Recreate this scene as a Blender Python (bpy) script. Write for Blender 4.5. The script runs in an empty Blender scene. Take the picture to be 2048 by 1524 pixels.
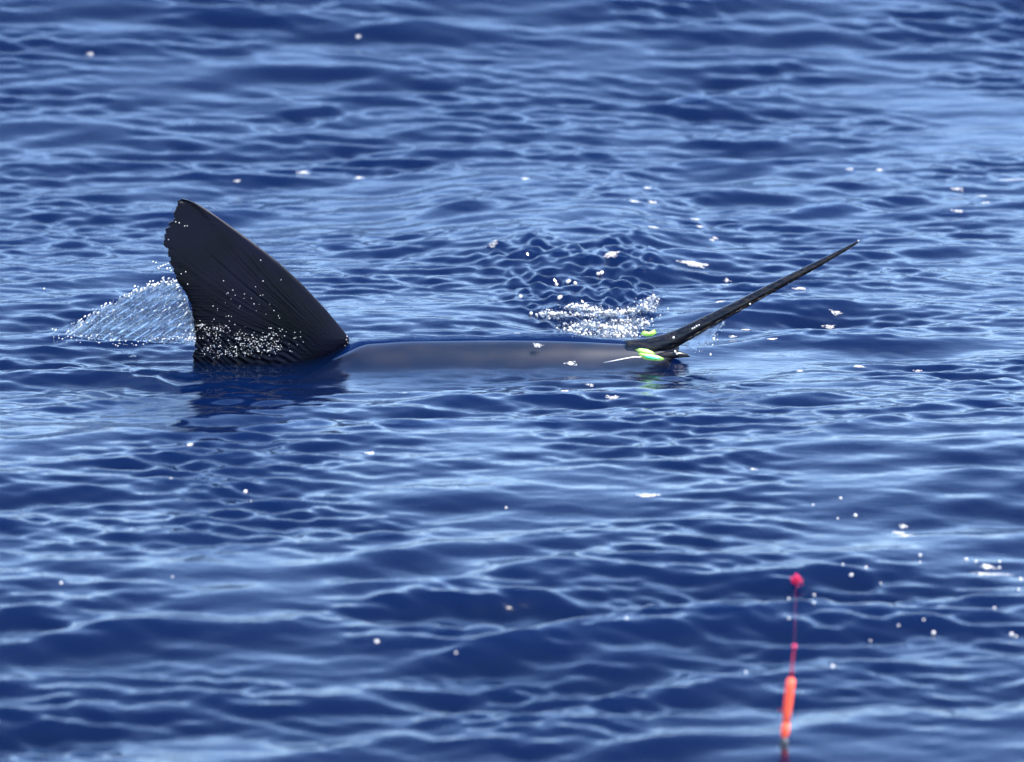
import bpy, bmesh, math, random, bisect
import numpy as np
from mathutils import Vector, Matrix

random.seed(7)
rng = np.random.default_rng(11)
S = bpy.context.scene
COL = S.collection

# ------------------------------------------------------------------ camera
PITCH = math.radians(15.0)
DIST = 15.5
MPP = 0.00143                     # metres per photograph pixel at the fish
AIM = Vector((0.0, -0.23, 0.0))
FWD = Vector((0, math.cos(PITCH), -math.sin(PITCH)))
UP = Vector((0, math.sin(PITCH), math.cos(PITCH)))
CAM = AIM - FWD * DIST
cd = bpy.data.cameras.new('camera')
cam = bpy.data.objects.new('camera', cd)
COL.objects.link(cam)
cam.location = CAM
cam.rotation_euler = (math.radians(90) - PITCH, 0, 0)
cd.sensor_width = 36.0
cd.lens = 36.0 * DIST / (2048 * MPP)
cd.clip_start = 0.1
cd.clip_end = 20000
cd.dof.use_dof = True
cd.dof.focus_distance = DIST + 0.22
cd.dof.aperture_fstop = 2.9
S.camera = cam

# ------------------------------------------------------------------ sky and sun
SUN_EL = math.radians(62)
SUN_AZ = math.radians(104)         # clockwise from +Y (straight ahead of the camera)
w = bpy.data.worlds.new('World')
S.world = w
w.use_nodes = True
nt = w.node_tree
nt.nodes.clear()
sky = nt.nodes.new('ShaderNodeTexSky')
sky.sky_type = 'NISHITA'
sky.sun_disc = False
sky.sun_elevation = SUN_EL
sky.sun_rotation = SUN_AZ
sky.air_density = 1.0
sky.dust_density = 0.0
sky.ozone_density = 6.0
bg = nt.nodes.new('ShaderNodeBackground')
bg.inputs['Strength'].default_value = 0.15
out = nt.nodes.new('ShaderNodeOutputWorld')
tint = nt.nodes.new('ShaderNodeMix')          # even, deep marine blue cast over the whole sky
tint.data_type = 'RGBA'; tint.blend_type = 'MULTIPLY'
tint.inputs[0].default_value = 1.0
tint.inputs[7].default_value = (1.04, 0.96, 0.93, 1)
nt.links.new(sky.outputs[0], tint.inputs[6])
nt.links.new(tint.outputs[2], bg.inputs[0])
nt.links.new(bg.outputs[0], out.inputs[0])
ld = bpy.data.lights.new('sun', 'SUN')
ld.energy = 3.4
ld.angle = math.radians(0.53)
ld.color = (1.0, 0.95, 0.87)
sun = bpy.data.objects.new('sun', ld)
COL.objects.link(sun)
sd = Vector((math.sin(SUN_AZ) * math.cos(SUN_EL), math.cos(SUN_AZ) * math.cos(SUN_EL), math.sin(SUN_EL)))
sun.rotation_euler = sd.to_track_quat('Z', 'Y').to_euler()
sun.location = sd * 30
S.view_settings.view_transform = 'Standard'
S.view_settings.look = 'None'
S.view_settings.gamma = 1.0
S.view_settings.exposure = 2.2
S.cycles.max_bounces = 8
S.cycles.transparent_max_bounces = 24
S.cycles.volume_bounces = 0
S.cycles.use_denoising = True
S.cycles.sample_clamp_indirect = 6.0


# ------------------------------------------------------------------ helpers
def ray(px, py):
    r = Vector(((px - 1024) * MPP, 0, 0)) + UP * ((762 - py) * MPP) + FWD * DIST
    return r.normalized()


def at(px, py, Y=None, z=None):
    """real point seen at a photograph pixel, on the upright plane y=Y or the level z"""
    d = ray(px, py)
    t = (Y - CAM.y) / d.y if Y is not None else (z - CAM.z) / d.z
    return CAM + d * t


def mat(name):
    m = bpy.data.materials.new(name)
    m.use_nodes = True
    m.node_tree.nodes.clear()
    return m, m.node_tree.nodes, m.node_tree.links


def principled(name, color, rough=0.5, **kw):
    m, n, l = mat(name)
    b = n.new('ShaderNodeBsdfPrincipled')
    o = n.new('ShaderNodeOutputMaterial')
    l.new(b.outputs[0], o.inputs[0])
    b.inputs['Base Color'].default_value = (*color, 1)
    b.inputs['Roughness'].default_value = rough
    for k, v in kw.items():
        b.inputs[k.replace('_', ' ')].default_value = v
    return m, n, l, b


def link_mesh(name, verts, faces, m, parent=None, smooth=True, loc=None):
    me = bpy.data.meshes.new(name)
    me.from_pydata([tuple(v) for v in verts], [], faces)
    me.update()
    if smooth:
        me.polygons.foreach_set('use_smooth', [True] * len(me.polygons))
    me.materials.append(m)
    o = bpy.data.objects.new(name, me)
    COL.objects.link(o)
    if loc is not None:
        o.location = loc
    if parent is not None:
        o.parent = parent
    return o


def tag(o, label=None, cat=None, group=None, kind=None):
    if label: o['label'] = label
    if cat: o['category'] = cat
    if group: o['group'] = group
    if kind: o['kind'] = kind
    return o


def smooth01(t):
    t = np.clip(t, 0, 1)
    return t * t * (3 - 2 * t)


# ------------------------------------------------------------------ the sea surface
class Waves:
    def __init__(s, n, lmin, lmax, slope, spread, heading=0.0, tilt=0.0, seed=0):
        r = np.random.default_rng(seed)
        lam = np.exp(r.uniform(math.log(lmin), math.log(lmax), n))
        # crests mainly across the view
        th = math.pi / 2 + heading + r.normal(0, spread, n)
        k = 2 * math.pi / lam
        s.kx, s.ky, s.k, s.lam = k * np.cos(th), k * np.sin(th), k, lam
        wgt = (lam / lmax) ** tilt
        a = wgt / k
        a *= slope / math.sqrt(0.5 * np.sum((a * k) ** 2))
        s.a = a
        s.ph = r.uniform(0, 2 * math.pi, n)

    def __call__(s, x, y, spacing=None, chop=0.0):
        h = np.zeros_like(x)
        dx = np.zeros_like(x) if chop else None
        dy = np.zeros_like(x) if chop else None
        for i in range(len(s.a)):
            p = s.kx[i] * x + s.ky[i] * y + s.ph[i]
            a = s.a[i]
            if spacing is not None:
                a = a * np.clip(s.lam[i] / (4.0 * spacing) - 0.5, 0, 1)
            h += a * np.cos(p)
            if chop:
                q = a * np.sin(p) * chop / s.k[i]
                dx -= s.kx[i] * q
                dy -= s.ky[i] * q
        return (h, dx, dy) if chop else h


W_SWELL = Waves(14, 2.4, 7.0, 0.035, 0.35, 0.1, 0.3, seed=3)
W_MAIN = Waves(100, 0.13, 0.58, 0.125, 0.33, 0.12, 0.0, seed=5)
W_FINE = Waves(130, 0.042, 0.15, 0.135, 0.36, -0.1, 0.5, seed=8)
W_ENV = Waves(16, 0.7, 2.6, 1.0, 1.6, seed=21)
W_ENV.a = np.full_like(W_ENV.a, 0.36)
W_CHURN = Waves(110, 0.03, 0.13, 0.50, 1.5, 0, 0.35, seed=31)
W_CHURN2 = Waves(40, 0.06, 0.22, 1.0, 1.5, 0, 0.0, seed=32)
W_CHURN2.a = np.full_like(W_CHURN2.a, 0.22)

# broad slopes of the passing swell, by distance
SW_PY = [-400, 0, 90, 170, 300, 420, 520, 640, 730, 800, 900, 960, 1060, 1180, 1260, 1340, 1430, 1520, 1800]
SW_SL = [.1, .24, .22, .10, -.07, -.065, .0, .0, -.03, -.115, -.10, .04, .06, -.02, -.01, .025, .01, .0, 0]
SW_Y = np.array([at(1024, p, z=0).y for p in SW_PY][::-1])
SW_S = np.array(SW_SL[::-1])
TY = np.linspace(-9, 14, 2300)
TH = np.cumsum(np.interp(TY, SW_Y, SW_S, left=0, right=0)) * (TY[1] - TY[0])
TH -= np.interp(0.0, TY, TH)


RX = np.linspace(-.9, .8, 1701)
def _smooth_ridge():
    xs = [-.64, -.55, -.49, -.435, -.2, -.05, .1, .2, .3, .38, .46, .53]
    hs = [0, .015, .048, .072, .080, .083, .080, .075, .064, .045, .012, 0]
    h = np.interp(RX, xs, hs)
    k = np.exp(-(np.arange(-90, 91) / 32.0) ** 2)
    h = np.convolve(h, k / k.sum(), 'same')
    return h * (1 + 0.05 * np.sin(RX * 17) + 0.03 * np.sin(RX * 41 + 1))


RH = _smooth_ridge()


def ridge_height(x):
    return np.interp(x, RX, RH)


WK0 = at(1205, 668, z=0.0)
WK1 = at(1120, 470, z=0.0)


def sea(x, y, spacing=None):
    """height and horizontal shift of the sea surface"""
    env = np.clip(0.95 + 0.42 * W_ENV(x, y), 0.35, 1.7)
    hm, dx, dy = W_MAIN(x, y, spacing, chop=0.2)
    hf = W_FINE(x, y, spacing)
    env2 = np.clip(0.9 + 0.6 * W_ENV(x * 1.3 + 9, y * 1.3 - 4), 0.2, 2.0)
    # calmer right over the fish
    r2 = ((x - 0.0) / 0.62) ** 4 + ((y + 0.02) / 0.20) ** 2
    calm = 1 - 0.45 * np.exp(-r2)
    near = 1 - 0.45 * np.exp(-((x / 1.5) ** 4 + ((y + 0.1) / 0.45) ** 2))
    front = 1 + 0.22 * smooth01((-0.9 - y) / 0.8)
    h = (hm * env * calm * near + hf * env2) * front
    h = h + W_SWELL(x, y, spacing) * (1 - np.exp(-(x / 1.5) ** 2 - (y / 0.8) ** 2))
    h = h + np.interp(y - x * (0.05 + 0.05 * np.clip(y, 0, 6)), TY, TH) * np.exp(-(x / 9.0) ** 2)
    # level ground under the fish
    h = h * (1 - 0.75 * np.exp(-(np.abs(x) / 0.95) ** 6 - (y / 0.16) ** 2))
    # water drawn over the back of the fish
    yc = -0.01 + 0.02 * np.sin(3.0 * x)
    dyc = y - yc
    wdt = np.where(dyc < 0, 0.092, 0.15)
    rg = ridge_height(x) * np.exp(-(np.abs(dyc) / wdt) ** 1.6)
    h = h + rg
    # churned wake behind the head
    t = (y - WK0.y) / (WK1.y - WK0.y)
    xc = WK0.x + (WK1.x - WK0.x) * t
    half = 0.17 + 0.16 * np.clip(t, 0, 1)
    edge = 0.10 * W_ENV(x * 5 + 3, y * 5)
    m = smooth01((1.12 + edge - np.abs(x - xc) / half) / 0.45) * smooth01((t + 0.02) / 0.10) * smooth01((1.12 + edge - t) / 0.35)
    ch = W_CHURN(x, y, spacing)
    cells = 1 - np.abs(W_CHURN2(x, y))
    rise = np.where(t < 1, smooth01(t), 1 - smooth01((t - 1) / 2.4))
    lat = np.exp(-((x - xc) / (half * 1.25)) ** 4) * smooth01((t + 0.02) / 0.15)
    h = h * (1 - 0.4 * m) + m * (ch + 0.004 * cells) + lat * (0.04 * rise - 0.022 * np.exp(-(t / 0.8) ** 2))
    keep = calm * (1 - 0.5 * m)
    return h, dx * env * keep, dy * env * keep


def sea_z(x, y):
    X, Y, F = GRID
    qx, qy = x, y
    for k in range(4):                      # undo the horizontal shift
        i = min(max(bisect.bisect_right(X, qx) - 1, 0), len(X) - 2); j = min(max(bisect.bisect_right(Y, qy) - 1, 0), len(Y) - 2)
        a = (qx - X[i]) / (X[i + 1] - X[i]); b = (qy - Y[j]) / (Y[j + 1] - Y[j])
        v = (F[j, i] * (1 - a) + F[j, i + 1] * a) * (1 - b) + (F[j + 1, i] * (1 - a) + F[j + 1, i + 1] * a) * b
        qx, qy = x - v[1], y - v[2]
    return float(v[0])


def on_sea(px, py):
    """point of the sea surface seen at a photograph pixel"""
    z = 0.0
    for _ in range(6):
        p = at(px, py, z=z)
        z = 0.5 * z + 0.5 * sea_z(p.x, p.y)
    p = at(px, py, z=z)
    return Vector((p.x, p.y, sea_z(p.x, p.y)))


def axis(segs, far):
    pts = [segs[0][0]]
    for a, b, st in segs:
        n = max(1, int(round((b - a) / st)))
        pts += list(np.linspace(a, b, n + 1)[1:])
    st = segs[-1][2]; p = pts[-1]
    while p < far:
        st *= 1.30; p += st; pts.append(p)
    st = segs[0][2]; p = pts[0]; pre = []
    while p > -far:
        st *= 1.30; p -= st; pre.append(p)
    return np.array(pre[::-1] + pts)


def build_water():
    X = axis([(-3.4, -2.0, .013), (-2.0, 2.0, .006), (2.0, 3.4, .013)], 4000)
    Y = axis([(-4.4, -2.0, .010), (-2.0, -.3, .009), (-.3, 1.0, .007), (1.0, 3.0, .011), (3.0, 7.6, .015)], 4000)
    gx, gy = np.meshgrid(X, Y)
    sx, sy = np.meshgrid(np.gradient(X), np.gradient(Y))
    h, dx, dy = sea(gx, gy, np.maximum(sx, sy))
    nx, ny = len(X), len(Y)
    global GRID
    GRID = (X.tolist(), Y.tolist(), np.stack([h, dx, dy], -1))
    co = np.stack([gx + dx, gy + dy, h], -1).reshape(-1, 3)
    # floor of the water body, so that it is closed
    DEEP = -60.0
    ix = np.arange(nx); iy = np.arange(ny)
    border = np.concatenate([ix, (iy[1:] * nx + nx - 1), ((ny - 1) * nx + ix[::-1][1:]), (iy[::-1][1:-1] * nx)])
    bot = co[border].copy(); bot[:, 2] = DEEP
    co[border, 2] = 0.0
    nv = nx * ny
    co = np.concatenate([co, bot])
    a = (iy[:-1, None] * nx + ix[None, :-1]).reshape(-1)
    quads = np.stack([a, a + 1, a + nx + 1, a + nx], -1)
    nb = len(border); j = np.arange(nb)
    side = np.stack([border, nv + j, nv + (j + 1) % nb, border[(j + 1) % nb]], -1)
    q = np.concatenate([quads, side])
    me = bpy.data.meshes.new('water')
    me.vertices.add(len(co)); me.vertices.foreach_set('co', co.ravel())
    nl = len(q) * 4 + nb
    me.loops.add(nl)
    me.loops.foreach_set('vertex_index', np.concatenate([q.ravel(), nv + j[::-1]]).astype(np.int32))
    me.polygons.add(len(q) + 1)
    me.polygons.foreach_set('loop_start', np.concatenate([np.arange(len(q)) * 4, [len(q) * 4]]).astype(np.int32))
    me.update(calc_edges=True)
    sm = np.zeros(len(q) + 1, bool); sm[:len(quads)] = True
    me.polygons.foreach_set('use_smooth', sm)
    me.validate()
    m, n, l = mat('sea_water')
    lw = n.new('ShaderNodeLayerWeight'); lw.inputs['Blend'].default_value = 0.5
    pw = n.new('ShaderNodeMath'); pw.operation = 'POWER'; pw.inputs[1].default_value = 5.0
    fr = n.new('ShaderNodeMath'); fr.operation = 'MULTIPLY_ADD'; fr.inputs[1].default_value = 0.98; fr.inputs[2].default_value = 0.02
    l.new(lw.outputs['Facing'], pw.inputs[0]); l.new(pw.outputs[0], fr.inputs[0])
    tr = n.new('ShaderNodeBsdfTransparent'); tr.inputs[0].default_value = (1, 1, 1, 1)
    gl = n.new('ShaderNodeBsdfGlossy'); gl.inputs['Roughness'].default_value = 0.085
    mx = n.new('ShaderNodeMixShader')
    o = n.new('ShaderNodeOutputMaterial')
    # capillary ripple too fine for the mesh
    tc = n.new('ShaderNodeTexCoord')
    mp = n.new('ShaderNodeMapping'); mp.inputs['Scale'].default_value = (0.6, 1.3, 1)
    no = n.new('ShaderNodeTexNoise'); no.inputs['Scale'].default_value = 38; no.inputs['Detail'].default_value = 3
    bp = n.new('ShaderNodeBump'); bp.inputs['Strength'].default_value = 0.35; bp.inputs['Distance'].default_value = 0.0035
    l.new(tc.outputs['Object'], mp.inputs[0]); l.new(mp.outputs[0], no.inputs['Vector'])
    l.new(no.outputs[0], bp.inputs['Height'])
    l.new(bp.outputs[0], lw.inputs['Normal']); l.new(bp.outputs[0], gl.inputs['Normal'])
    l.new(fr.outputs[0], mx.inputs[0]); l.new(tr.outputs[0], mx.inputs[1]); l.new(gl.outputs[0], mx.inputs[2])
    l.new(mx.outputs[0], o.inputs['Surface'])
    vs = n.new('ShaderNodeVolumeScatter')
    vs.inputs['Color'].default_value = (0.02, 0.15, 0.66, 1)
    vs.inputs['Density'].default_value = 0.8
    va = n.new('ShaderNodeVolumeAbsorption')
    va.inputs['Color'].default_value = (0.0, 0.15, 0.35, 1)
    va.inputs['Density'].default_value = 9.0
    ad = n.new('ShaderNodeAddShader')
    l.new(vs.outputs[0], ad.inputs[0]); l.new(va.outputs[0], ad.inputs[1])
    l.new(ad.outputs[0], o.inputs['Volume'])
    me.materials.append(m)
    ob = bpy.data.objects.new('water', me)
    COL.objects.link(ob)
    tag(ob, 'deep blue rippled open sea surface', 'water', kind='structure')
    return ob


water = build_water()

# ------------------------------------------------------------------ materials of the things
def skin_material():
    m, n, l, b = principled('fish_skin', (0.035, 0.032, 0.036), 0.30)
    tc = n.new('ShaderNodeTexCoord')
    no = n.new('ShaderNodeTexNoise'); no.inputs['Scale'].default_value = 6; no.inputs['Detail'].default_value = 6
    cr = n.new('ShaderNodeValToRGB')
    cr.color_ramp.elements[0].position = 0.42; cr.color_ramp.elements[0].color = (0.003, 0.004, 0.007, 1)
    cr.color_ramp.elements[1].position = 0.64; cr.color_ramp.elements[1].color = (0.021, 0.015, 0.013, 1)
    mp = n.new('ShaderNodeMapping'); mp.inputs['Scale'].default_value = (1.0, 2.0, 2.6)
    l.new(tc.outputs['Object'], mp.inputs[0]); l.new(mp.outputs[0], no.inputs['Vector']); l.new(no.outputs[0], cr.inputs[0])
    l.new(cr.outputs[0], b.inputs['Base Color'])
    return m


def fin_material():
    m, n, l, b = principled('fin_skin', (0.012, 0.014, 0.024), 0.34)
    tc = n.new('ShaderNodeTexCoord')
    no = n.new('ShaderNodeTexNoise'); no.inputs['Scale'].default_value = 7; no.inputs['Detail'].default_value = 6
    cr = n.new('ShaderNodeValToRGB')
    e = cr.color_ramp.elements
    e[0].position = 0.30; e[0].color = (0.0004, 0.0010, 0.0016, 1)
    e[1].position = 0.72; e[1].color = (0.0026, 0.0020, 0.0078, 1)
    l.new(tc.outputs['Object'], no.inputs['Vector']); l.new(no.outputs[0], cr.inputs[0])
    l.new(cr.outputs[0], b.inputs['Base Color'])
    n2 = n.new('ShaderNodeTexNoise'); n2.inputs['Scale'].default_value = 160; n2.inputs['Detail'].default_value = 3
    bp = n.new('ShaderNodeBump'); bp.inputs['Strength'].default_value = 0.25; bp.inputs['Distance'].default_value = 0.002
    l.new(tc.outputs['Object'], n2.inputs['Vector']); l.new(n2.outputs[0], bp.inputs['Height'])
    l.new(bp.outputs[0], b.inputs['Normal'])
    b.inputs['Specular IOR Level'].default_value = 0.09
    return m


M_SKIN = skin_material()
M_FIN = fin_material()
M_BILL, n_, l_, b_ = principled('bill_skin', (0.004, 0.0048, 0.008), 0.25, Specular_IOR_Level=0.25)
tc_ = n_.new('ShaderNodeTexCoord')
mp_ = n_.new('ShaderNodeMapping'); mp_.inputs['Rotation'].default_value = (0, math.radians(27), 0); mp_.inputs['Scale'].default_value = (0.25, 1, 1)
no_ = n_.new('ShaderNodeTexNoise'); no_.inputs['Scale'].default_value = 130; no_.inputs['Detail'].default_value = 4
cr_ = n_.new('ShaderNodeValToRGB')
cr_.color_ramp.elements[0].position = .45; cr_.color_ramp.elements[0].color = (0.0022, 0.003, 0.006, 1)
cr_.color_ramp.elements[1].position = .72; cr_.color_ramp.elements[1].color = (0.022, 0.017, 0.013, 1)
bu_ = n_.new('ShaderNodeBump'); bu_.inputs['Strength'].default_value = .5; bu_.inputs['Distance'].default_value = .0015
l_.new(tc_.outputs['Object'], mp_.inputs[0]); l_.new(mp_.outputs[0], no_.inputs['Vector'])
l_.new(no_.outputs[0], cr_.inputs[0]); l_.new(cr_.outputs[0], b_.inputs['Base Color'])
l_.new(no_.outputs[0], bu_.inputs['Height']); l_.new(bu_.outputs[0], b_.inputs['Normal'])


def foam_material(name, tint, transl, rough=0.25):
    m, n, l = mat(name)
    d = n.new('ShaderNodeBsdfDiffuse'); d.inputs[0].default_value = (*tint, 1)
    t = n.new('ShaderNodeBsdfTranslucent'); t.inputs[0].default_value = (*tint, 1)
    g = n.new('ShaderNodeBsdfGlossy'); g.inputs['Roughness'].default_value = rough
    f = n.new('ShaderNodeFresnel'); f.inputs[0].default_value = 1.34
    m1 = n.new('ShaderNodeMixShader'); m1.inputs[0].default_value = transl
    m2 = n.new('ShaderNodeMixShader')
    o = n.new('ShaderNodeOutputMaterial')
    l.new(d.outputs[0], m1.inputs[1]); l.new(t.outputs[0], m1.inputs[2])
    l.new(f.outputs[0], m2.inputs[0]); l.new(m1.outputs[0], m2.inputs[1]); l.new(g.outputs[0], m2.inputs[2])
    l.new(m2.outputs[0], o.inputs[0])
    return m


M_FOAM = foam_material('foam', (0.80, 0.76, 0.72), 0.45)
M_BUBBLE = None


def clear_water(name, milk):
    """clear water in the air: see-through, shiny, a little milky with air"""
    m, n, l = mat(name)
    tr = n.new('ShaderNodeBsdfTransparent'); tr.inputs[0].default_value = (0.93, 0.97, 1, 1)
    g = n.new('ShaderNodeBsdfGlossy'); g.inputs['Roughness'].default_value = 0.05
    f = n.new('ShaderNodeFresnel'); f.inputs[0].default_value = 1.34
    t = n.new('ShaderNodeBsdfTranslucent'); t.inputs[0].default_value = (0.75, 0.82, 0.9, 1)
    m0 = n.new('ShaderNodeMixShader'); m0.inputs[0].default_value = milk
    m1 = n.new('ShaderNodeMixShader')
    o = n.new('ShaderNodeOutputMaterial')
    l.new(tr.outputs[0], m0.inputs[1]); l.new(t.outputs[0], m0.inputs[2])
    l.new(f.outputs[0], m1.inputs[0]); l.new(m0.outputs[0], m1.inputs[1]); l.new(g.outputs[0], m1.inputs[2])
    l.new(m1.outputs[0], o.inputs[0])
    return m


M_SPLASH = clear_water('splash_water', 0.22)
M_DROP = foam_material('bright_droplet', (0.85, 0.83, 0.80), 0.5, 0.08)  # white drops; on fin and bill the white stands for sun glints
M_CLEAR = clear_water('bubble_water', 0.10)

# ------------------------------------------------------------------ the fish
def loft(rings):
    nv = len(rings[0]); verts = []; faces = []
    for r in rings: verts += r
    for i in range(len(rings) - 1):
        for j in range(nv):
            a = i * nv + j; b = i * nv + (j + 1) % nv
            faces.append((a, b, b + nv, a + nv))
    faces.append(tuple(range(nv))[::-1])
    faces.append(tuple((len(rings) - 1) * nv + j for j in range(nv)))
    return verts, faces


fish = bpy.data.objects.new('billfish', None)
COL.objects.link(fish)
fish.empty_display_size = 0.2
tag(fish, 'dark billfish lying awash, dorsal fin and long pointed bill raised out of the sea', 'fish')

bx = np.array([-1.75, -1.55, -1.3, -.9, -.62, -.53, -.43, -.3, -.05, .1, .2, .3, .38, .43, .46, .485])
bt = np.array([-.52, -.45, -.36, -.22, -.055, -.003, .046, .055, .058, .057, .054, .049, .046, .046, .045, .043])   # top
bb = np.array([-.58, -.53, -.49, -.43, -.35, -.32, -.31, -.29, -.265, -.245, -.22, -.17, -.11, -.06, -.01, .036])   # bottom
bw = np.array([.012, .035, .065, .10, .112, .116, .118, .116, .110, .103, .094, .076, .056, .040, .024, .006])   # half width
rings = []
for x in np.linspace(-1.75, .485, 90):
    t_, b_, w_ = (float(np.interp(x, bx, v)) for v in (bt, bb, bw))
    zc = 0.5 * (t_ + b_); hh = 0.5 * (t_ - b_)
    rg_ = []
    for j in range(40):
        a = 2 * math.pi * j / 40
        c, s_ = math.cos(a), math.sin(a)
        rg_.append((x, w_ * c * (1 - 0.12 * max(0, s_) ** 2), zc + hh * s_))
    rings.append(rg_)
v, f = loft(rings)
body = link_mesh('body', v, f, M_SKIN, fish)

# --- dorsal fin (outline measured on the photograph, upright plane y = 0)
def fz(zx, zy):
    p = at(80 + .33203 * zx, 380 + .33203 * zy, Y=0.0)
    return p.x, p.z


lead = [(850, 77), (885, 84), (925, 98), (960, 114), (1005, 142), (1050, 170), (1150, 238), (1250, 308), (1350, 380), (1430, 441), (1500, 502),
        (1580, 574), (1650, 648), (1720, 720), (1780, 790), (1830, 850), (1862, 893), (1862, 918), (1838, 960), (1790, 1000), (1740, 1040), (1680, 1100), (1600, 1180)]
trail = [(845, 78), (829, 92), (815, 130), (802, 165), (795, 203), (772, 220), (768, 236), (753, 250), (757, 272), (742, 298), (746, 318), (740, 335),
         (760, 365), (768, 390), (776, 415), (779, 448), (797, 478), (800, 492), (816, 508), (823, 545), (826, 562), (852, 590), (882, 636), (908, 690),
         (918, 740), (924, 800), (936, 850), (931, 900), (936, 950), (922, 1000), (925, 1060), (935, 1180)]
L = np.array([fz(*p) for p in lead]); T = np.array([fz(*p) for p in trail])
zt, zb = max(L[0, 1], T[0, 1]) - 0.0005, min(L[-1, 1], T[-1, 1]) + 0.001
NV, NU = 330, 210
tv = np.linspace(0, 1, NV) ** 1.05
zz = zt + (zb - zt) * tv
xl = np.interp(-zz, -T[:, 1], T[:, 0]); xr = np.interp(-zz, -L[:, 1], L[:, 0])
xl = xl + 0.0022 * np.sin(zz * 310) * np.sin(zz * 97 + 1) + 0.0012 * np.sin(zz * 730)
nr = np.random.default_rng(17)
for k in range(46):                                   # nicks in the trailing edge
    zc_ = nr.uniform(0.02, zt - 0.02)
    xl = xl + nr.uniform(-.002, .005) * np.exp(-((zz - zc_) / nr.uniform(.0015, .005)) ** 2)
# the trailing edge frays where the rays end
u = np.linspace(0, 1, NU)
UU, ZZ = np.meshgrid(u, zz)
XX = xl[:, None] + (xr - xl)[:, None] * UU
chord = np.maximum(xr - xl, 0.004)[:, None]
frac = np.clip((zz - 0) / zt, 0, 1.0)[:, None]
thick = (0.0030 + 0.020 * (1 - 0.70 * frac)) * np.clip(1 - np.abs((UU - 0.74) / np.where(UU > 0.74, 0.26, 0.78)) ** 2.0, 0, 1) ** 0.55 * np.clip(chord / 0.06, .2, 1) + 0.0011
# fin rays: a fan from the front of the base, curving out to the trailing edge
ax_, az_ = fz(1905, 1010)
ang = np.arctan2(ZZ - az_, -(XX - ax_) + 1e-6)
rad = np.hypot(ZZ - az_, XX - ax_)
phi = ang - 0.10 * rad / 0.4
rays = np.zeros_like(XX)
rr = np.random.default_rng(4)
for kf in (83, 127, 171, 233):
    rays += np.cos(kf * phi + rr.uniform(0, 6) + 1.2 * np.sin(5 * phi)) * (80 / kf) ** 0.5
# lower trailing part: coarse wet wrinkles
wr = np.cos((XX * 0.55 + ZZ * 1.0) * 330 + 6 * np.sin(XX * 22)) + np.cos((XX * 0.9 + ZZ * 0.6) * 210 + 4 * np.sin(ZZ * 31))
low = smooth01((0.12 - ZZ) / 0.10) * smooth01((0.85 - UU) / 0.35)
edge = smooth01((1 - UU) / 0.12)
rmod = 0.55 + 0.45 * np.sin(9 * phi + 3) * np.sin(rad * 14 + 5 * phi) + 0.25 * np.sin(rad * 37 + 17 * phi)
disp = 0.00020 * rays * np.clip(rmod, 0, 1.4) * edge * (1 - 0.5 * low) + 0.0011 * wr * low * edge
# gentle sweep of the whole fin, tip bent away a little
bend = 0.05 * frac ** 2 + 0.010 * np.sin(UU * 3.1) * frac
near = np.stack([XX, bend - thick - disp, ZZ], -1).reshape(-1, 3)
far_ = np.stack([XX, bend + thick + disp, ZZ], -1).reshape(-1, 3)
vv = np.concatenate([near, far_])
ff = []
NN = NV * NU
for i in range(NV - 1):
    for j in range(NU - 1):
        a = i * NU + j
        ff.append((a, a + NU, a + NU + 1, a + 1))
        ff.append((NN + a, NN + a + 1, NN + a + NU + 1, NN + a + NU))
for i in range(NV - 1):
    a = i * NU; ff.append((a, NN + a, NN + a + NU, a + NU))
    a = i * NU + NU - 1; ff.append((a, a + NU, NN + a + NU, NN + a))
for j in range(NU - 1):
    ff.append((j, j + 1, NN + j + 1, NN + j))
    a = (NV - 1) * NU + j; ff.append((a, NN + a, NN + a + 1, a + 1))
fin = link_mesh('dorsal_fin', vv, ff, M_FIN, fish)
fin['label'] = 'tall black dorsal fin with ragged trailing edge'


def fin_surface(px, py):
    """point on the camera side of the fin"""
    p = at(px, py, Y=0.0)
    i = int(np.argmin(np.abs(zz - p.z)))
    j = int(np.clip(round((p.x - xl[i]) / max(xr[i] - xl[i], 1e-4) * (NU - 1)), 0, NU - 1))
    q = near[i * NU + j]
    return Vector((p.x, q[1], p.z))


# --- bill
bp_ = [(1255, 704, .036, .030), (1300, 695, .029, .028), (1335, 684, .0255, .025), (1362, 672, .0232, .023), (1392, 655.5, .0208, .021), (1430, 636, .0182, .020),
       (1480, 610, .0158, .018), (1530, 583, .0140, .016), (1580, 557, .0120, .0140), (1630, 531, .0095, .0115), (1670, 509.5, .0070, .0085),
       (1700, 493, .0048, .006), (1714, 484.5, .0032, .004), (1718, 482, .0012, .0015)]
pts = [(at(a, b, Y=0.0), c, d) for a, b, c, d in bp_]
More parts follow.
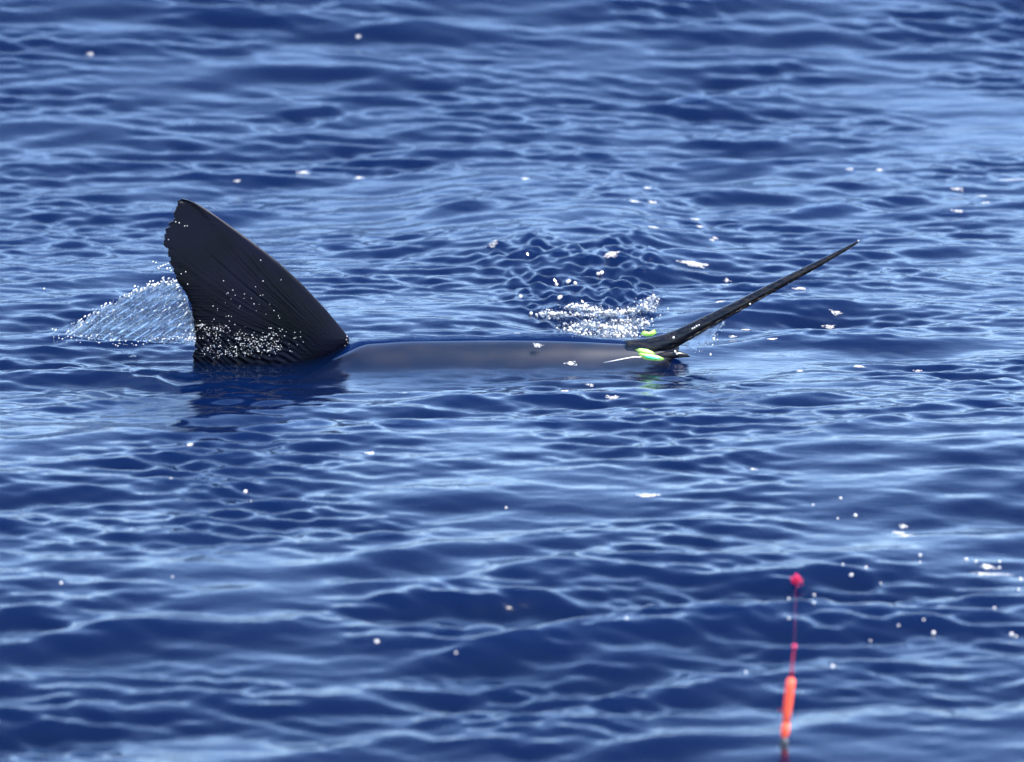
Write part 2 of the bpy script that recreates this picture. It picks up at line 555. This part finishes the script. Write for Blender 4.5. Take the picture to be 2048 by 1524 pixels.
# resample
arc = np.array([0] + list(np.cumsum([(pts[i + 1][0] - pts[i][0]).length for i in range(len(pts) - 1)])))
ss = np.concatenate([np.linspace(0, arc[-2], 70), [arc[-1]]])
px_ = np.interp(ss, arc, [p[0].x for p in pts]); pz_ = np.interp(ss, arc, [p[0].z for p in pts])
ra_ = np.interp(ss, arc, [p[1] for p in pts]); rb_ = np.interp(ss, arc, [p[2] for p in pts])
rings = []
for i in range(len(ss)):
    i0, i1 = max(0, i - 1), min(len(ss) - 1, i + 1)
    tx, tz = px_[i1] - px_[i0], pz_[i1] - pz_[i0]
    ln = math.hypot(tx, tz); tx /= ln; tz /= ln
    nx_, nz_ = -tz, tx
    rg_ = []
    for j in range(24):
        a = 2 * math.pi * j / 24
        bump_ = 1 + 0.035 * math.sin(ss[i] * 160 + 3 * math.sin(j)) * (1 if math.sin(a) < 0 else 0.25)
        r = ra_[i] * math.sin(a) * bump_
        rg_.append((px_[i] + nx_ * r, rb_[i] * math.cos(a) * bump_, pz_[i] + nz_ * r))
    rings.append(rg_)
v, f = loft(rings)
bill = link_mesh('bill', v, f, M_BILL, fish)
bill['label'] = 'long dark tapering bill pointing up out of the water'

# --- lower jaw, a short dark wedge under the bill
jw = [(1285, 716, .016, .026), (1320, 710, .0145, .022), (1345, 708, .012, .017), (1362, 709, .009, .011), (1374, 711, .005, .006), (1380, 713, .0012, .002)]
rings = []
for a_, b_, r1, r2 in jw:
    p = at(a_, b_, Y=-0.012)
    rings.append([(p.x + 0.2 * r1 * math.sin(2 * math.pi * j / 16), p.y + r2 * math.cos(2 * math.pi * j / 16), p.z + r1 * math.sin(2 * math.pi * j / 16)) for j in range(16)])
v, f = loft(rings)
link_mesh('lower_jaw', v, f, M_BILL, fish)


# ------------------------------------------------------------------ beads, droplets, foam
ICO = {}
for sub in (1, 2):
    b = bmesh.new(); bmesh.ops.create_icosphere(b, subdivisions=sub, radius=1.0)
    b.verts.ensure_lookup_table()
    ICO[sub] = (np.array([v.co[:] for v in b.verts]), [tuple(x.index for x in fc.verts) for fc in b.faces]); b.free()


class Beads:
    def __init__(s): s.v = []; s.f = []; s.n = 0

    def add(s, c, r, sub=1, stretch=None, squash=1.0):
        iv, jf = ICO[sub]
        q = iv * r
        q = q * np.array([1, 1, squash])
        if stretch is not None:              # long direction vector, factor
            d, k = stretch
            d = np.array(d) / np.linalg.norm(d)
            q = q + np.outer(q @ d, d) * (k - 1)
        s.v.append(q + np.array(c))
        s.f += [tuple(i + s.n for i in t) for t in jf]
        s.n += len(iv)

    def build(s, name, m, parent=None):
        return link_mesh(name, np.concatenate(s.v), s.f, m, parent)


# droplets on the wet lower fin, their white colour standing in for sun glints
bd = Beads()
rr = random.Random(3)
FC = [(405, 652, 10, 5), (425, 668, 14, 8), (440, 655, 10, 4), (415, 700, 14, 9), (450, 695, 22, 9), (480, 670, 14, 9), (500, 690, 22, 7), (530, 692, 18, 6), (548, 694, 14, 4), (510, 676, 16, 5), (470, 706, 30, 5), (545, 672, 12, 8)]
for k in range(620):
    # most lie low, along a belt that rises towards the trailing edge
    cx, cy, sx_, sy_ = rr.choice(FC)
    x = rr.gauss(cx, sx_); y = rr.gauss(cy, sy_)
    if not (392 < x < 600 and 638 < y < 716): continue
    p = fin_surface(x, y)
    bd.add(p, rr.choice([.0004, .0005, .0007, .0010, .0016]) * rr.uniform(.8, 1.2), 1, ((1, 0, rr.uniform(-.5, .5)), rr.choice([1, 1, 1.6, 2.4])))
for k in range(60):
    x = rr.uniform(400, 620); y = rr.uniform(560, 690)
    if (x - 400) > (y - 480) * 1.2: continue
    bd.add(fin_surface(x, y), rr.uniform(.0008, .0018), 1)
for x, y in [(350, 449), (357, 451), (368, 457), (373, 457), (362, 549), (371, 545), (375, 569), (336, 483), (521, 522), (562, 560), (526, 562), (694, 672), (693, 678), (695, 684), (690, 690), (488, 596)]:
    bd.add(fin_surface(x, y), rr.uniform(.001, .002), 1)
o = bd.build('glint_droplets', M_DROP)
tag(o, 'water droplets beading on the black dorsal fin, coloured white for sun glints', 'droplets', kind='stuff')

# droplets on the bill, coloured white in place of sun glints
bd = Beads()
for x, y, r in [(1347, 675, .004), (1385, 657, .003), (1389, 655, .003), (1393, 652, .003), (1398, 650, .0025), (1500, 608, .003), (1350, 703, .004), (1354, 708, .003), (1717, 481, .002)]:
    p = at(x, y, Y=-0.026 if x < 1450 else -0.017)
    bd.add(p, r, 1)
for k in range(40):
    t = rr.random()
    p = at(1560 + 150 * t, 573 - 84 * t + rr.uniform(-3, 3), Y=-0.011 * (1 - t) - 0.002)
    bd.add(p, rr.uniform(.0005, .001), 1)
o = bd.build('glint_droplets', M_DROP)
tag(o, 'tiny water droplets along the long bill, coloured white for sun glints', 'droplets', kind='stuff')

# ------------------------------------------------------------------ splash sheet thrown up behind the fin
def splash_sheet():
    # top edge and foot of the sheet in photograph pixels
    top = [(137, 657), (160, 645), (190, 625), (215, 612), (245, 596), (270, 584), (292, 578), (322, 566), (345, 562), (356, 573), (368, 592), (380, 615), (388, 645)]
    foot = [(132, 668), (160, 674), (190, 678), (225, 682), (262, 680), (300, 684), (335, 686), (360, 686), (382, 686), (390, 686), (392, 686), (393, 686), (394, 688)]
    n = 150; mrows = 60
    s = np.linspace(0, 1, n)
    ts = np.linspace(0, 1, len(top))
    tx = np.interp(s, ts, [p[0] for p in top]); ty = np.interp(s, ts, [p[1] for p in top])
    fx = np.interp(s, ts, [p[0] for p in foot]); fy = np.interp(s, ts, [p[1] for p in foot])
    r = np.random.default_rng(2)
    ty = ty + 3.0 * np.sin(s * 70) + 2.5 * np.sin(s * 131 + 1) + 1.5 * np.sin(s * 290)
    front = []; back = []
    for i in range(mrows):
        v_ = i / (mrows - 1)
        for j in range(n):
            px = fx[j] + (tx[j] - fx[j]) * v_; py = fy[j] + (ty[j] - fy[j]) * v_
            # streaks run down and to the left
            q = (px * 0.55 + py * 0.84)
            a_ = px * 0.84 - py * 0.55
            st = math.sin(q * 0.42 + 2.2 * math.sin(a_ * 0.035)) + 0.7 * math.sin(q * 0.95 + 1.5 * math.sin(a_ * 0.06)) + 0.5 * math.sin(q * 1.7 + a_ * 0.15)
            Yd = -0.03 + 0.05 * (1 - v_) * math.sin(s[j] * 3.0) * -1 + 0.0075 * st
            th = 0.0015 + 0.0025 * (1 - v_) + 0.0012 * (st * 0.5 + 0.8)
            p = at(px, py, Y=Yd)
            front.append((p.x, p.y - th, p.z)); back.append((p.x, p.y + th, p.z))
    N = n * mrows; fs = []
    for i in range(mrows - 1):
        for j in range(n - 1):
            a = i * n + j
            fs.append((a, a + 1, a + n + 1, a + n)); fs.append((N + a, N + a + n, N + a + n + 1, N + a + 1))
    for j in range(n - 1):
        a = (mrows - 1) * n + j; fs.append((a, a + 1, N + a + 1, N + a))
        fs.append((j, N + j, N + j + 1, j + 1))
    for i in range(mrows - 1):
        a = i * n; fs.append((a, a + n, N + a + n, N + a))
        a = i * n + n - 1; fs.append((a, N + a, N + a + n, a + n))
    sp = link_mesh('splash', front + back, fs, M_SPLASH)
    tag(sp, 'clear sheet of splashing water thrown up behind the dorsal fin', 'splash', kind='stuff')
    # white streaks, beads on the rim and loose drops
    bd = Beads(); rr = random.Random(9)
    sl = (at(300, 640, Y=0) - at(340, 606, Y=0)); sl = (sl.x, sl.y, sl.z)
    for k in range(260):
        j = rr.randrange(n - 26); v_ = rr.random() ** 0.8
        px = fx[j] + (tx[j] - fx[j]) * v_; py = fy[j] + (ty[j] - fy[j]) * v_
        Yd = -0.03 - 0.05 * (1 - v_) * math.sin(s[j] * 3.0) - 0.006
        bd.add(at(px, py, Y=Yd), rr.choice([.0005, .0007, .0009, .0016]), 1, ((sl[0] + rr.gauss(0, .006), sl[1], sl[2] + rr.gauss(0, .007)), rr.choice([1.2, 1.6, 2.5, 4, 7])))
    for k in range(220):
        j = min(n - 1, int(abs(rr.gauss(0.50, 0.24)) * n)); 
        if j > n * 0.72: continue
        bd.add(at(tx[j] + rr.gauss(0, 3), ty[j] + rr.gauss(-1, 3.0), Y=-0.03 + rr.gauss(0, .01)), rr.choice([.0006, .0008, .0012, .0016, .0028]) * rr.uniform(.7, 1.2), 1, (sl, rr.uniform(1, 2.2)))
    for k in range(120):                 # spatter along the foot
        px = rr.uniform(105, 395)
        bd.add(at(px, 680 + 6 * math.sin(px * .03) + rr.gauss(0, 5), Y=-0.09), rr.choice([.0007, .001, .0018]), 1, ((1, 0, .1), rr.uniform(1, 2)))
    for x, y in [(306, 523), (312, 525), (316, 535), (321, 533), (326, 531), (331, 529), (336, 527), (318, 537), (334, 537), (340, 536), (342, 541), (105, 658), (111, 660), (88, 577), (300, 563), (306, 562), (325, 556), (337, 557)]:
        bd.add(at(x, y, Y=-0.02), rr.uniform(.0015, .0032), 1, (sl, rr.uniform(1, 1.8)))
    o = bd.build('splash_droplets', M_DROP)
    tag(o, 'white droplets and streaks flying off the splash behind the fin', 'droplets', kind='stuff')


splash_sheet()


def small_film():
    """thin film of water running off the underside of the bill"""
    up = [(1372, 690), (1392, 672), (1415, 660), (1440, 648), (1452, 641)]
    lo = [(1388, 701), (1404, 690), (1418, 682), (1434, 663), (1448, 648)]
    vs = []; n = 40; m_ = 10
    ts = np.linspace(0, 1, 5)
    fr, bk = [], []
    for i in range(m_):
        for j in range(n):
            s = j / (n - 1); v_ = i / (m_ - 1)
            ux, uy = np.interp(s, ts, [p[0] for p in up]), np.interp(s, ts, [p[1] for p in up])
            lx, ly = np.interp(s, ts, [p[0] for p in lo]), np.interp(s, ts, [p[1] for p in lo])
            p = at(ux + (lx - ux) * v_, uy + (ly - uy) * v_, Y=-0.004 + .003 * math.sin(s * 20 + v_ * 3))
            th = 0.0012 + 0.0008 * math.sin(s * 31 + v_ * 7)
            fr.append((p.x, p.y - th, p.z)); bk.append((p.x, p.y + th, p.z))
    N = n * m_; fs = []
    for i in range(m_ - 1):
        for j in range(n - 1):
            a = i * n + j
            fs.append((a, a + n, a + n + 1, a + 1)); fs.append((N + a, N + a + 1, N + a + n + 1, N + a + n))
    for j in range(n - 1):
        fs.append((j, j + 1, N + j + 1, N + j)); a = (m_ - 1) * n + j; fs.append((a, N + a, N + a + 1, a + 1))
    for i in range(m_ - 1):
        a = i * n; fs.append((a, N + a, N + a + n, a + n)); a = i * n + n - 1; fs.append((a, a + n, N + a + n, N + a))
    o = link_mesh('water_film', fr + bk, fs, M_SPLASH)
    tag(o, 'clear film of water dripping from the underside of the bill', 'water film', kind='stuff')
    bd = Beads(); rr = random.Random(5)
    for k in range(46):
        s = rr.random()
        x = np.interp(s, ts, [p[0] for p in lo]); y = np.interp(s, ts, [p[1] for p in lo])
        bd.add(at(x + rr.gauss(0, 4), y + rr.gauss(2, 3), Y=-0.006), rr.choice([.001, .0015, .0024]), 1)
    for x, y, r in [(1427, 678, .0045), (1446, 646, .004), (1421, 709, .003), (1425, 690, .002)]:
        bd.add(at(x, y, Y=-0.01), r, 1, ((0, 0, 1), 1.5))
    o = bd.build('drip_droplets', M_DROP)
    tag(o, 'bright drops falling from under the bill', 'droplets', kind='stuff')


small_film()

# ------------------------------------------------------------------ foam in the churned wake
bd = Beads(); bb_ = Beads()
rr = random.Random(12)
CL_N = 4.5
clusters = [(1100, 628, 22, 7, 120), (1128, 632, 14, 6, 50), (1150, 614, 18, 6, 60), (1178, 622, 34, 10, 260), (1215, 628, 30, 8, 160), (1262, 622, 26, 8, 120),
            (1296, 612, 18, 12, 130), (1306, 598, 10, 6, 50), (1165, 650, 40, 8, 120), (1210, 655, 36, 10, 150), (1250, 655, 30, 10, 120), (1230, 668, 50, 5, 110),
            (1150, 662, 26, 7, 60), (1280, 645, 22, 8, 50), (1240, 640, 60, 14, 120)]
for cx, cy, sx_, sy_, nn in clusters:
    base = None
    for k in range(int(nn * CL_N)):
        px = rr.gauss(cx, sx_ * .55); py = rr.gauss(cy, sy_ * .55)
        p = at(px, py, z=0.0)
        z = sea_z(p.x, p.y)
        p = at(px, py, z=z); 
        r = rr.choice([.0006, .0008, .0010, .0013, .0018, .0026, .0042]) * rr.uniform(.7, 1.15)
        (bd if rr.random() < .36 else bb_).add((p.x, p.y, z + r * .3), r, 1, None, .85)
for x, y in [(1113, 562), (1135, 565), (1138, 563), (1202, 548), (1196, 549), (1204, 546), (1118, 597), (1121, 595), (1041, 594), (1150, 568), (1062, 628), (1170, 612)]:
    p = on_sea(x, y); bd.add(p + Vector((0, 0, .002)), .006, 1)
tag(bd.build('wake_foam', M_FOAM), 'white bubbly foam in the churned wake behind the fish head', 'foam', kind='stuff')
tag(bb_.build('wake_bubbles', M_CLEAR), 'clear bubbles among the foam of the churned wake', 'bubbles', kind='stuff')

# ------------------------------------------------------------------ floating foam clumps and bubbles
def foam_clump(px, py, w_px, h_px, label, group=None, n=None, big=.004):
    c = on_sea(px, py)
    k = (c - CAM).length / DIST * MPP
    rx = 0.5 * w_px * k; ry = 0.5 * h_px * k / math.sin(PITCH) * 0.5
    rr = random.Random(int(px * 7 + py * 13))
    n = n or max(6, int(w_px * 1.5))
    bd = Beads()
    for i in range(int(n * 3.2)):
        a = rr.uniform(0, 6.283); q = math.sqrt(rr.random())
        wob = 1 + .3 * math.sin(3 * a + px) + .2 * math.sin(5 * a + py)
        x = rx * q * math.cos(a) * wob; y = ry * q * math.sin(a) * wob
        r = big * rr.choice([.16, .2, .26, .35, .5, .7]) * (1.1 - .5 * q)
        z = sea_z(c.x + x, c.y + y) - c.z
        bd.add((x, y, z + r * .2), r, 1, None, .6)
    o = bd.build('foam_clump', M_FOAM)
    o.location = c
    return tag(o, label, 'foam', group)


foam_clump(1388, 527, 50, 13, 'largest cream foam raft floating between the wake and the bill', n=170)
foam_clump(1222, 522, 28, 9, 'round foam raft at the back of the churned wake', n=80)
foam_clump(607, 345, 24, 9, 'pale foam clump alone on the water beyond the dorsal fin', n=50)
foam_clump(718, 355, 14, 6, 'twin bright foam beads beside a pale foam clump beyond the dorsal fin', n=10, big=.006)
foam_clump(1975, 1134, 26, 10, 'cluster of bright foam bubbles above a foam streak near the orange float', n=26, big=.007)
foam_clump(1980, 1149, 70, 9, 'long thin foam streak on the water beside the orange float', n=45, big=.0045)
foam_clump(1295, 992, 40, 10, 'flat oval foam patch on the near water between the fish and the orange float', n=80)
foam_clump(1142, 727, 24, 7, 'foam clump on the water just in front of the fish back', n=40)
foam_clump(1075, 698, 20, 5, 'small foam clump riding on the water over the fish back', n=30)


def clump_place(x, y):
    if x < 900: return 'on the open water near the dorsal fin'
    if x > 1690 and y > 1000: return 'in the patch of three beyond the foam streak'
    if x > 1850: return 'in the drift beyond the bill tip'
    if y < 510: return 'on the far water beyond the churned wake'
    if x < 1300: return 'on the water in front of the fish back'
    return 'around the raised bill'


for x, y, w_, h_ in [(1050, 357, 16, 6), (1270, 402, 20, 8), (1306, 404, 16, 7), (1307, 453, 18, 8), (985, 487, 22, 8), (1450, 565, 14, 5), (1440, 603, 18, 7),
                     (1600, 577, 24, 6), (1658, 652, 26, 6), (1490, 658, 18, 5), (1465, 673, 14, 5), (1545, 678, 16, 4), (1718, 733, 20, 7), (1672, 625, 24, 8),
                     (1915, 378, 26, 8), (1965, 390, 20, 7), (1972, 404, 18, 6), (1915, 422, 24, 6), (1700, 338, 14, 5), (1760, 338, 14, 5),
                     (1225, 795, 26, 7), (1255, 829, 18, 6), (1295, 375, 14, 5), (1400, 453, 12, 5), (1430, 476, 10, 4), (1425, 480, 10, 4), (1392, 437, 14, 5),
                     (740, 907, 18, 8), (808, 790, 14, 5), (1505, 940, 12, 5), (1180, 770, 14, 5), (1130, 786, 16, 5), (1805, 1052, 18, 9), (1797, 1066, 24, 9), (1810, 1074, 28, 9),
                     (716, 73, 14, 6), (180, 108, 14, 6), (475, 362, 12, 4), (266, 712, 14, 5), (380, 890, 14, 6), (1835, 742, 14, 4), (1600, 742, 12, 4), (1454, 563, 12, 5), (1034, 666, 16, 5)]:
    wh = clump_place(x, y)
    foam_clump(x, y, w_, h_, 'small white foam clump ' + wh, 'small foam clumps ' + wh, n=max(8, int(w_ * 1.3)))
foam_clump(2025, 359, 60, 5, 'thin drifting foam line beyond the bill tip', n=60, big=.003)


def bubble(px, py, r_px, label, group, m=None):
    """single round foam bubble standing on the water"""
    c = on_sea(px, py)
    r = r_px * (c - CAM).length / DIST * MPP
    bd = Beads()
    bd.add((0, 0, r * .35), r, 2, None, .92)
    rr = random.Random(int(px + 31 * py))
    for i in range(3):
        a = rr.uniform(0, 6.28)
        bd.add((r * .95 * math.cos(a), r * .95 * math.sin(a), r * .15), r * .4, 1)
    o = bd.build('foam_bubble', m or M_FOAM)
    o.location = c
    return tag(o, label, 'bubble', group)


def bubble_at(x, y, r):
    if x > 1850: wh = 'in the patch around the long foam streak'
    elif x > 1690: wh = 'between the foam streak and the orange float'
    elif x > 1480: wh = 'close beside the orange float and its line'
    elif y < 1030: wh = 'on the water just before the fish'
    else: wh = 'alone on the near water away from the float'
    bubble(x, y, r, 'round white foam bubble ' + wh, 'foam bubbles ' + wh)


for zx, zy, r in [(788, 48, 3), (633, 85, 2.2), (870, 144, 4), (771, 160, 2.2), (1233, 370, 3.6), (1232, 408, 2.2), (1490, 394, 4), (1545, 405, 3), (1678, 405, 2.8), (1677, 437, 3.2),
                  (1795, 505, 4), (848, 500, 4.2), (930, 437, 3.2), (800, 435, 2.6), (638, 635, 4.6), (640, 590, 3), (498, 610, 2.8), (498, 725, 2.8), (1650, 662, 3), (1253, 730, 2.8),
                  (1112, 760, 2.8), (1308, 802, 4.6), (1745, 810, 4.6), (1770, 822, 3), (955, 845, 2.4), (743, 995, 4.2), (258, 1025, 2.6), (1070, 640, 2.2), (1012, 525, 2.2), (1785, 570, 3)]:
    bubble_at(1400 + .357 * zx, 980 + .357 * zy, r * .8)
for x, y, r in [(491, 984, 4.6), (753, 1284, 5), (1253, 1240, 4.8), (122, 1167, 3.6), (342, 957, 3.4), (912, 1306, 3), (502, 1004, 2.4), (1012, 1016, 2.6), (345, 1155, 2)]:
    bubble_at(x, y, r * .8)

# ------------------------------------------------------------------ lime green lure at the jaw
def glossy_plastic(name, c, transl):
    m, n, l = mat(name)
    b = n.new('ShaderNodeBsdfPrincipled'); b.inputs['Base Color'].default_value = (*c, 1); b.inputs['Roughness'].default_value = .25
    t = n.new('ShaderNodeBsdfTranslucent'); t.inputs[0].default_value = (*c, 1)
    mx = n.new('ShaderNodeMixShader'); mx.inputs[0].default_value = transl
    o = n.new('ShaderNodeOutputMaterial')
    l.new(b.outputs[0], mx.inputs[1]); l.new(t.outputs[0], mx.inputs[2]); l.new(mx.outputs[0], o.inputs[0])
    return m


M_GREEN = glossy_plastic('green_plastic', (0.06, 0.60, 0.30), .35)
M_LIME = glossy_plastic('lime_plastic', (0.62, 0.90, 0.22), .35)
M_LINEW = glossy_plastic('pale_line', (0.75, 0.70, 0.66), .3)


def leaf(outline, Y, th, m, name, parent, loc, dome=0.6):
    """a domed leaf-shaped blade with thickness; outline in photograph pixels"""
    P = [at(x, y, Y=Y) - loc for x, y in outline]
    c = sum(P, Vector()) / len(P)
    rings_f = []; n = len(P); K = 6
    vs = []; fs = []
    for side in (-1, 1):
        for k in range(K):
            q = 1 - k / K
            for p in P:
                d = c + (p - c) * q
                vs.append((d.x, d.y + side * th * math.sqrt(max(0, 1 - q ** 2.5)) - dome * th * (1 - q), d.z))
        vs.append((c.x, c.y + side * th - dome * th, c.z))
    M = n * K + 1
    for s_ in (0, 1):
        o = s_ * M
        for k in range(K - 1):
            for j in range(n):
                a = o + k * n + j; b = o + k * n + (j + 1) % n
                fs.append((a, b, b + n, a + n) if s_ == 0 else (a, a + n, b + n, b))
        for j in range(n):
            a = o + (K - 1) * n + j; b = o + (K - 1) * n + (j + 1) % n
            fs.append((a, b, o + n * K) if s_ == 0 else (b, a, o + n * K))
    for j in range(n):
        a, b = j, (j + 1) % n
        fs.append((b, a, a + M, b + M))
    return link_mesh(name, vs, fs, m, parent)


def tube(path, rad, m, name, parent=None, n=10):
    rings = []
    for i, p in enumerate(path):
        a, b = path[max(0, i - 1)], path[min(len(path) - 1, i + 1)]
        t = (b - a).normalized()
        u_ = t.cross(Vector((0, 0, 1)) if abs(t.z) < .95 else Vector((1, 0, 0))).normalized()
        v_ = t.cross(u_)
        r = rad[i] if isinstance(rad, (list, tuple)) else rad
        rings.append([tuple(p + (u_ * math.cos(2 * math.pi * j / n) + v_ * math.sin(2 * math.pi * j / n)) * r) for j in range(n)])
    v, f = loft(rings)
    return link_mesh(name, v, f, m, parent)


lc = at(1300, 713, Y=-0.10)
lure = bpy.data.objects.new('fishing_lure', None); COL.objects.link(lure); lure.location = lc
tag(lure, 'green leaf-shaped lure with yellow-green rim at the surface beside the fish jaw', 'lure')
leaf([(1276, 704), (1288, 706), (1302, 708), (1316, 711), (1326, 715), (1329, 719), (1322, 721), (1308, 721), (1294, 720), (1284, 716), (1278, 710)], -0.10, .006, M_LIME, 'rim', lure, lc)
leaf([(1284, 711), (1294, 711.5), (1306, 712.5), (1317, 714.5), (1325, 718), (1316, 718.8), (1304, 718.8), (1292, 716.5)], -0.108, .005, M_GREEN, 'blade', lure, lc)
leaf([(1270, 699), (1280, 696), (1294, 698), (1306, 703), (1312, 708), (1300, 709), (1286, 707), (1276, 703)], -0.095, .006, M_LIME, 'skirt', lure, lc)
tip_l = at(1298, 667, Y=0.07)
lt = leaf([(1280, 668), (1288, 661), (1298, 664), (1310, 658), (1314, 666), (1305, 672), (1292, 673)], 0.07, .006, M_LIME, 'lure_tail', None, tip_l)
lt.location = tip_l
tag(lt, 'small yellow-green lure tail poking up behind the snout', 'lure')
ln = [at(1283, 714, Y=-0.105), at(1268, 714, Y=-0.11), at(1250, 717, Y=-0.115), at(1230, 721, Y=-0.12), at(1208, 725, Y=-0.12)]
o = tube([p - ln[0] for p in ln], [.0016, .0018, .0016, .0013, .0006], M_LINEW, 'leader_line')
o.location = ln[0]
tag(o, 'pale leader line trailing from the green lure along the fish', 'fishing line')

# ------------------------------------------------------------------ orange float and red line
M_ORANGE = glossy_plastic('orange_plastic', (1.0, 0.17, 0.08), .4)
M_RED = glossy_plastic('red_plastic', (0.48, 0.012, 0.03), .3)
M_PINK = glossy_plastic('pink_plastic', (0.62, 0.015, 0.09), .3)
M_DARK = principled('dark_lead', (0.02, 0.022, 0.025), .4)[0]
fb = on_sea(1569, 1482)
FY = fb.y
flt = bpy.data.objects.new('fishing_float', None); COL.objects.link(flt); flt.location = fb
tag(flt, 'slim orange stick float standing in the near water with a red antenna', 'fishing float')


def P(x, y): return at(x, y, Y=FY) - fb


tube([P(1569, 1476), P(1569.5, 1470), P(1570, 1464), P(1571, 1456), P(1572.5, 1445)], [.004, .0085, .0100, .0098, .0082], M_ORANGE, 'base_bulb', flt, 18)
tube([P(1572.5, 1447), P(1574, 1425), P(1577, 1400), P(1580, 1375), P(1582, 1360), P(1582.5, 1356)], [.0078, .0092, .0098, .0100, .0096, .006], M_ORANGE, 'stem', flt, 18)
tube([P(1582.5, 1358), P(1583.5, 1340), P(1585, 1322), P(1588, 1296)], [.0036, .0028, .0018, .0012], M_RED, 'antenna', flt, 10)
bd = Beads(); bd.add(P(1588.5, 1293), .0056, 2); bd.build('bead', M_PINK, flt)
tube([P(1568, 1524), P(1567.5, 1500), P(1568, 1484), P(1569, 1474)], [.003, .012, .011, .006], M_DARK, 'lead_keel', flt, 12)
tube([P(1574, 1424), P(1564, 1421), P(1556, 1419)], [.0035, .0030, .0015], M_RED, 'line_clip', flt, 8)
kn = on_sea(1592, 1168)
a0 = at(1588.5, 1293, Y=FY)
path = []
for i in range(25):
    t = i / 24
    p = a0.lerp(kn, t); p.z -= 0.05 * math.sin(math.pi * t) * (1 - t); p.z = max(p.z, sea_z(p.x, p.y) + .002)
    path.append(p)
flo = tube([p - kn for p in path], .0002, M_RED, 'strand')
root = bpy.data.objects.new('fishing_line', None); COL.objects.link(root); root.location = kn
flo.parent = root
tag(root, 'thin red fishing line running from the orange float to a pink knot', 'fishing line')
kv, kf_ = [], []
rr = random.Random(2)
for i in range(90):                       # a frayed tuft of red yarn
    p0 = Vector((rr.gauss(0, .004), rr.gauss(0, .008), .004 + abs(rr.gauss(0, .004))))
    d = Vector((rr.gauss(0, 1), rr.gauss(0, 1.2), rr.gauss(.5, .8))).normalized()
    ln_ = rr.uniform(.008, .022)
    sd_ = d.cross(Vector((rr.gauss(0, 1), rr.gauss(0, 1), 1))).normalized()
    rgs = []
    for q in range(4):
        c = p0 + d * (ln_ * q / 3) + sd_ * (.004 * math.sin(q * 1.1)); c.z = max(c.z, .001)
        e2 = d.cross(sd_)
        rgs.append([tuple(c + (sd_ * math.cos(a) + e2 * math.sin(a)) * .0007) for a in (0, 2.09, 4.19)])
    v, f = loft(rgs)
    kf_ += [tuple(w_ + len(kv) for w_ in t) for t in f]; kv += v
link_mesh('yarn_tuft', kv, kf_, M_PINK, root)
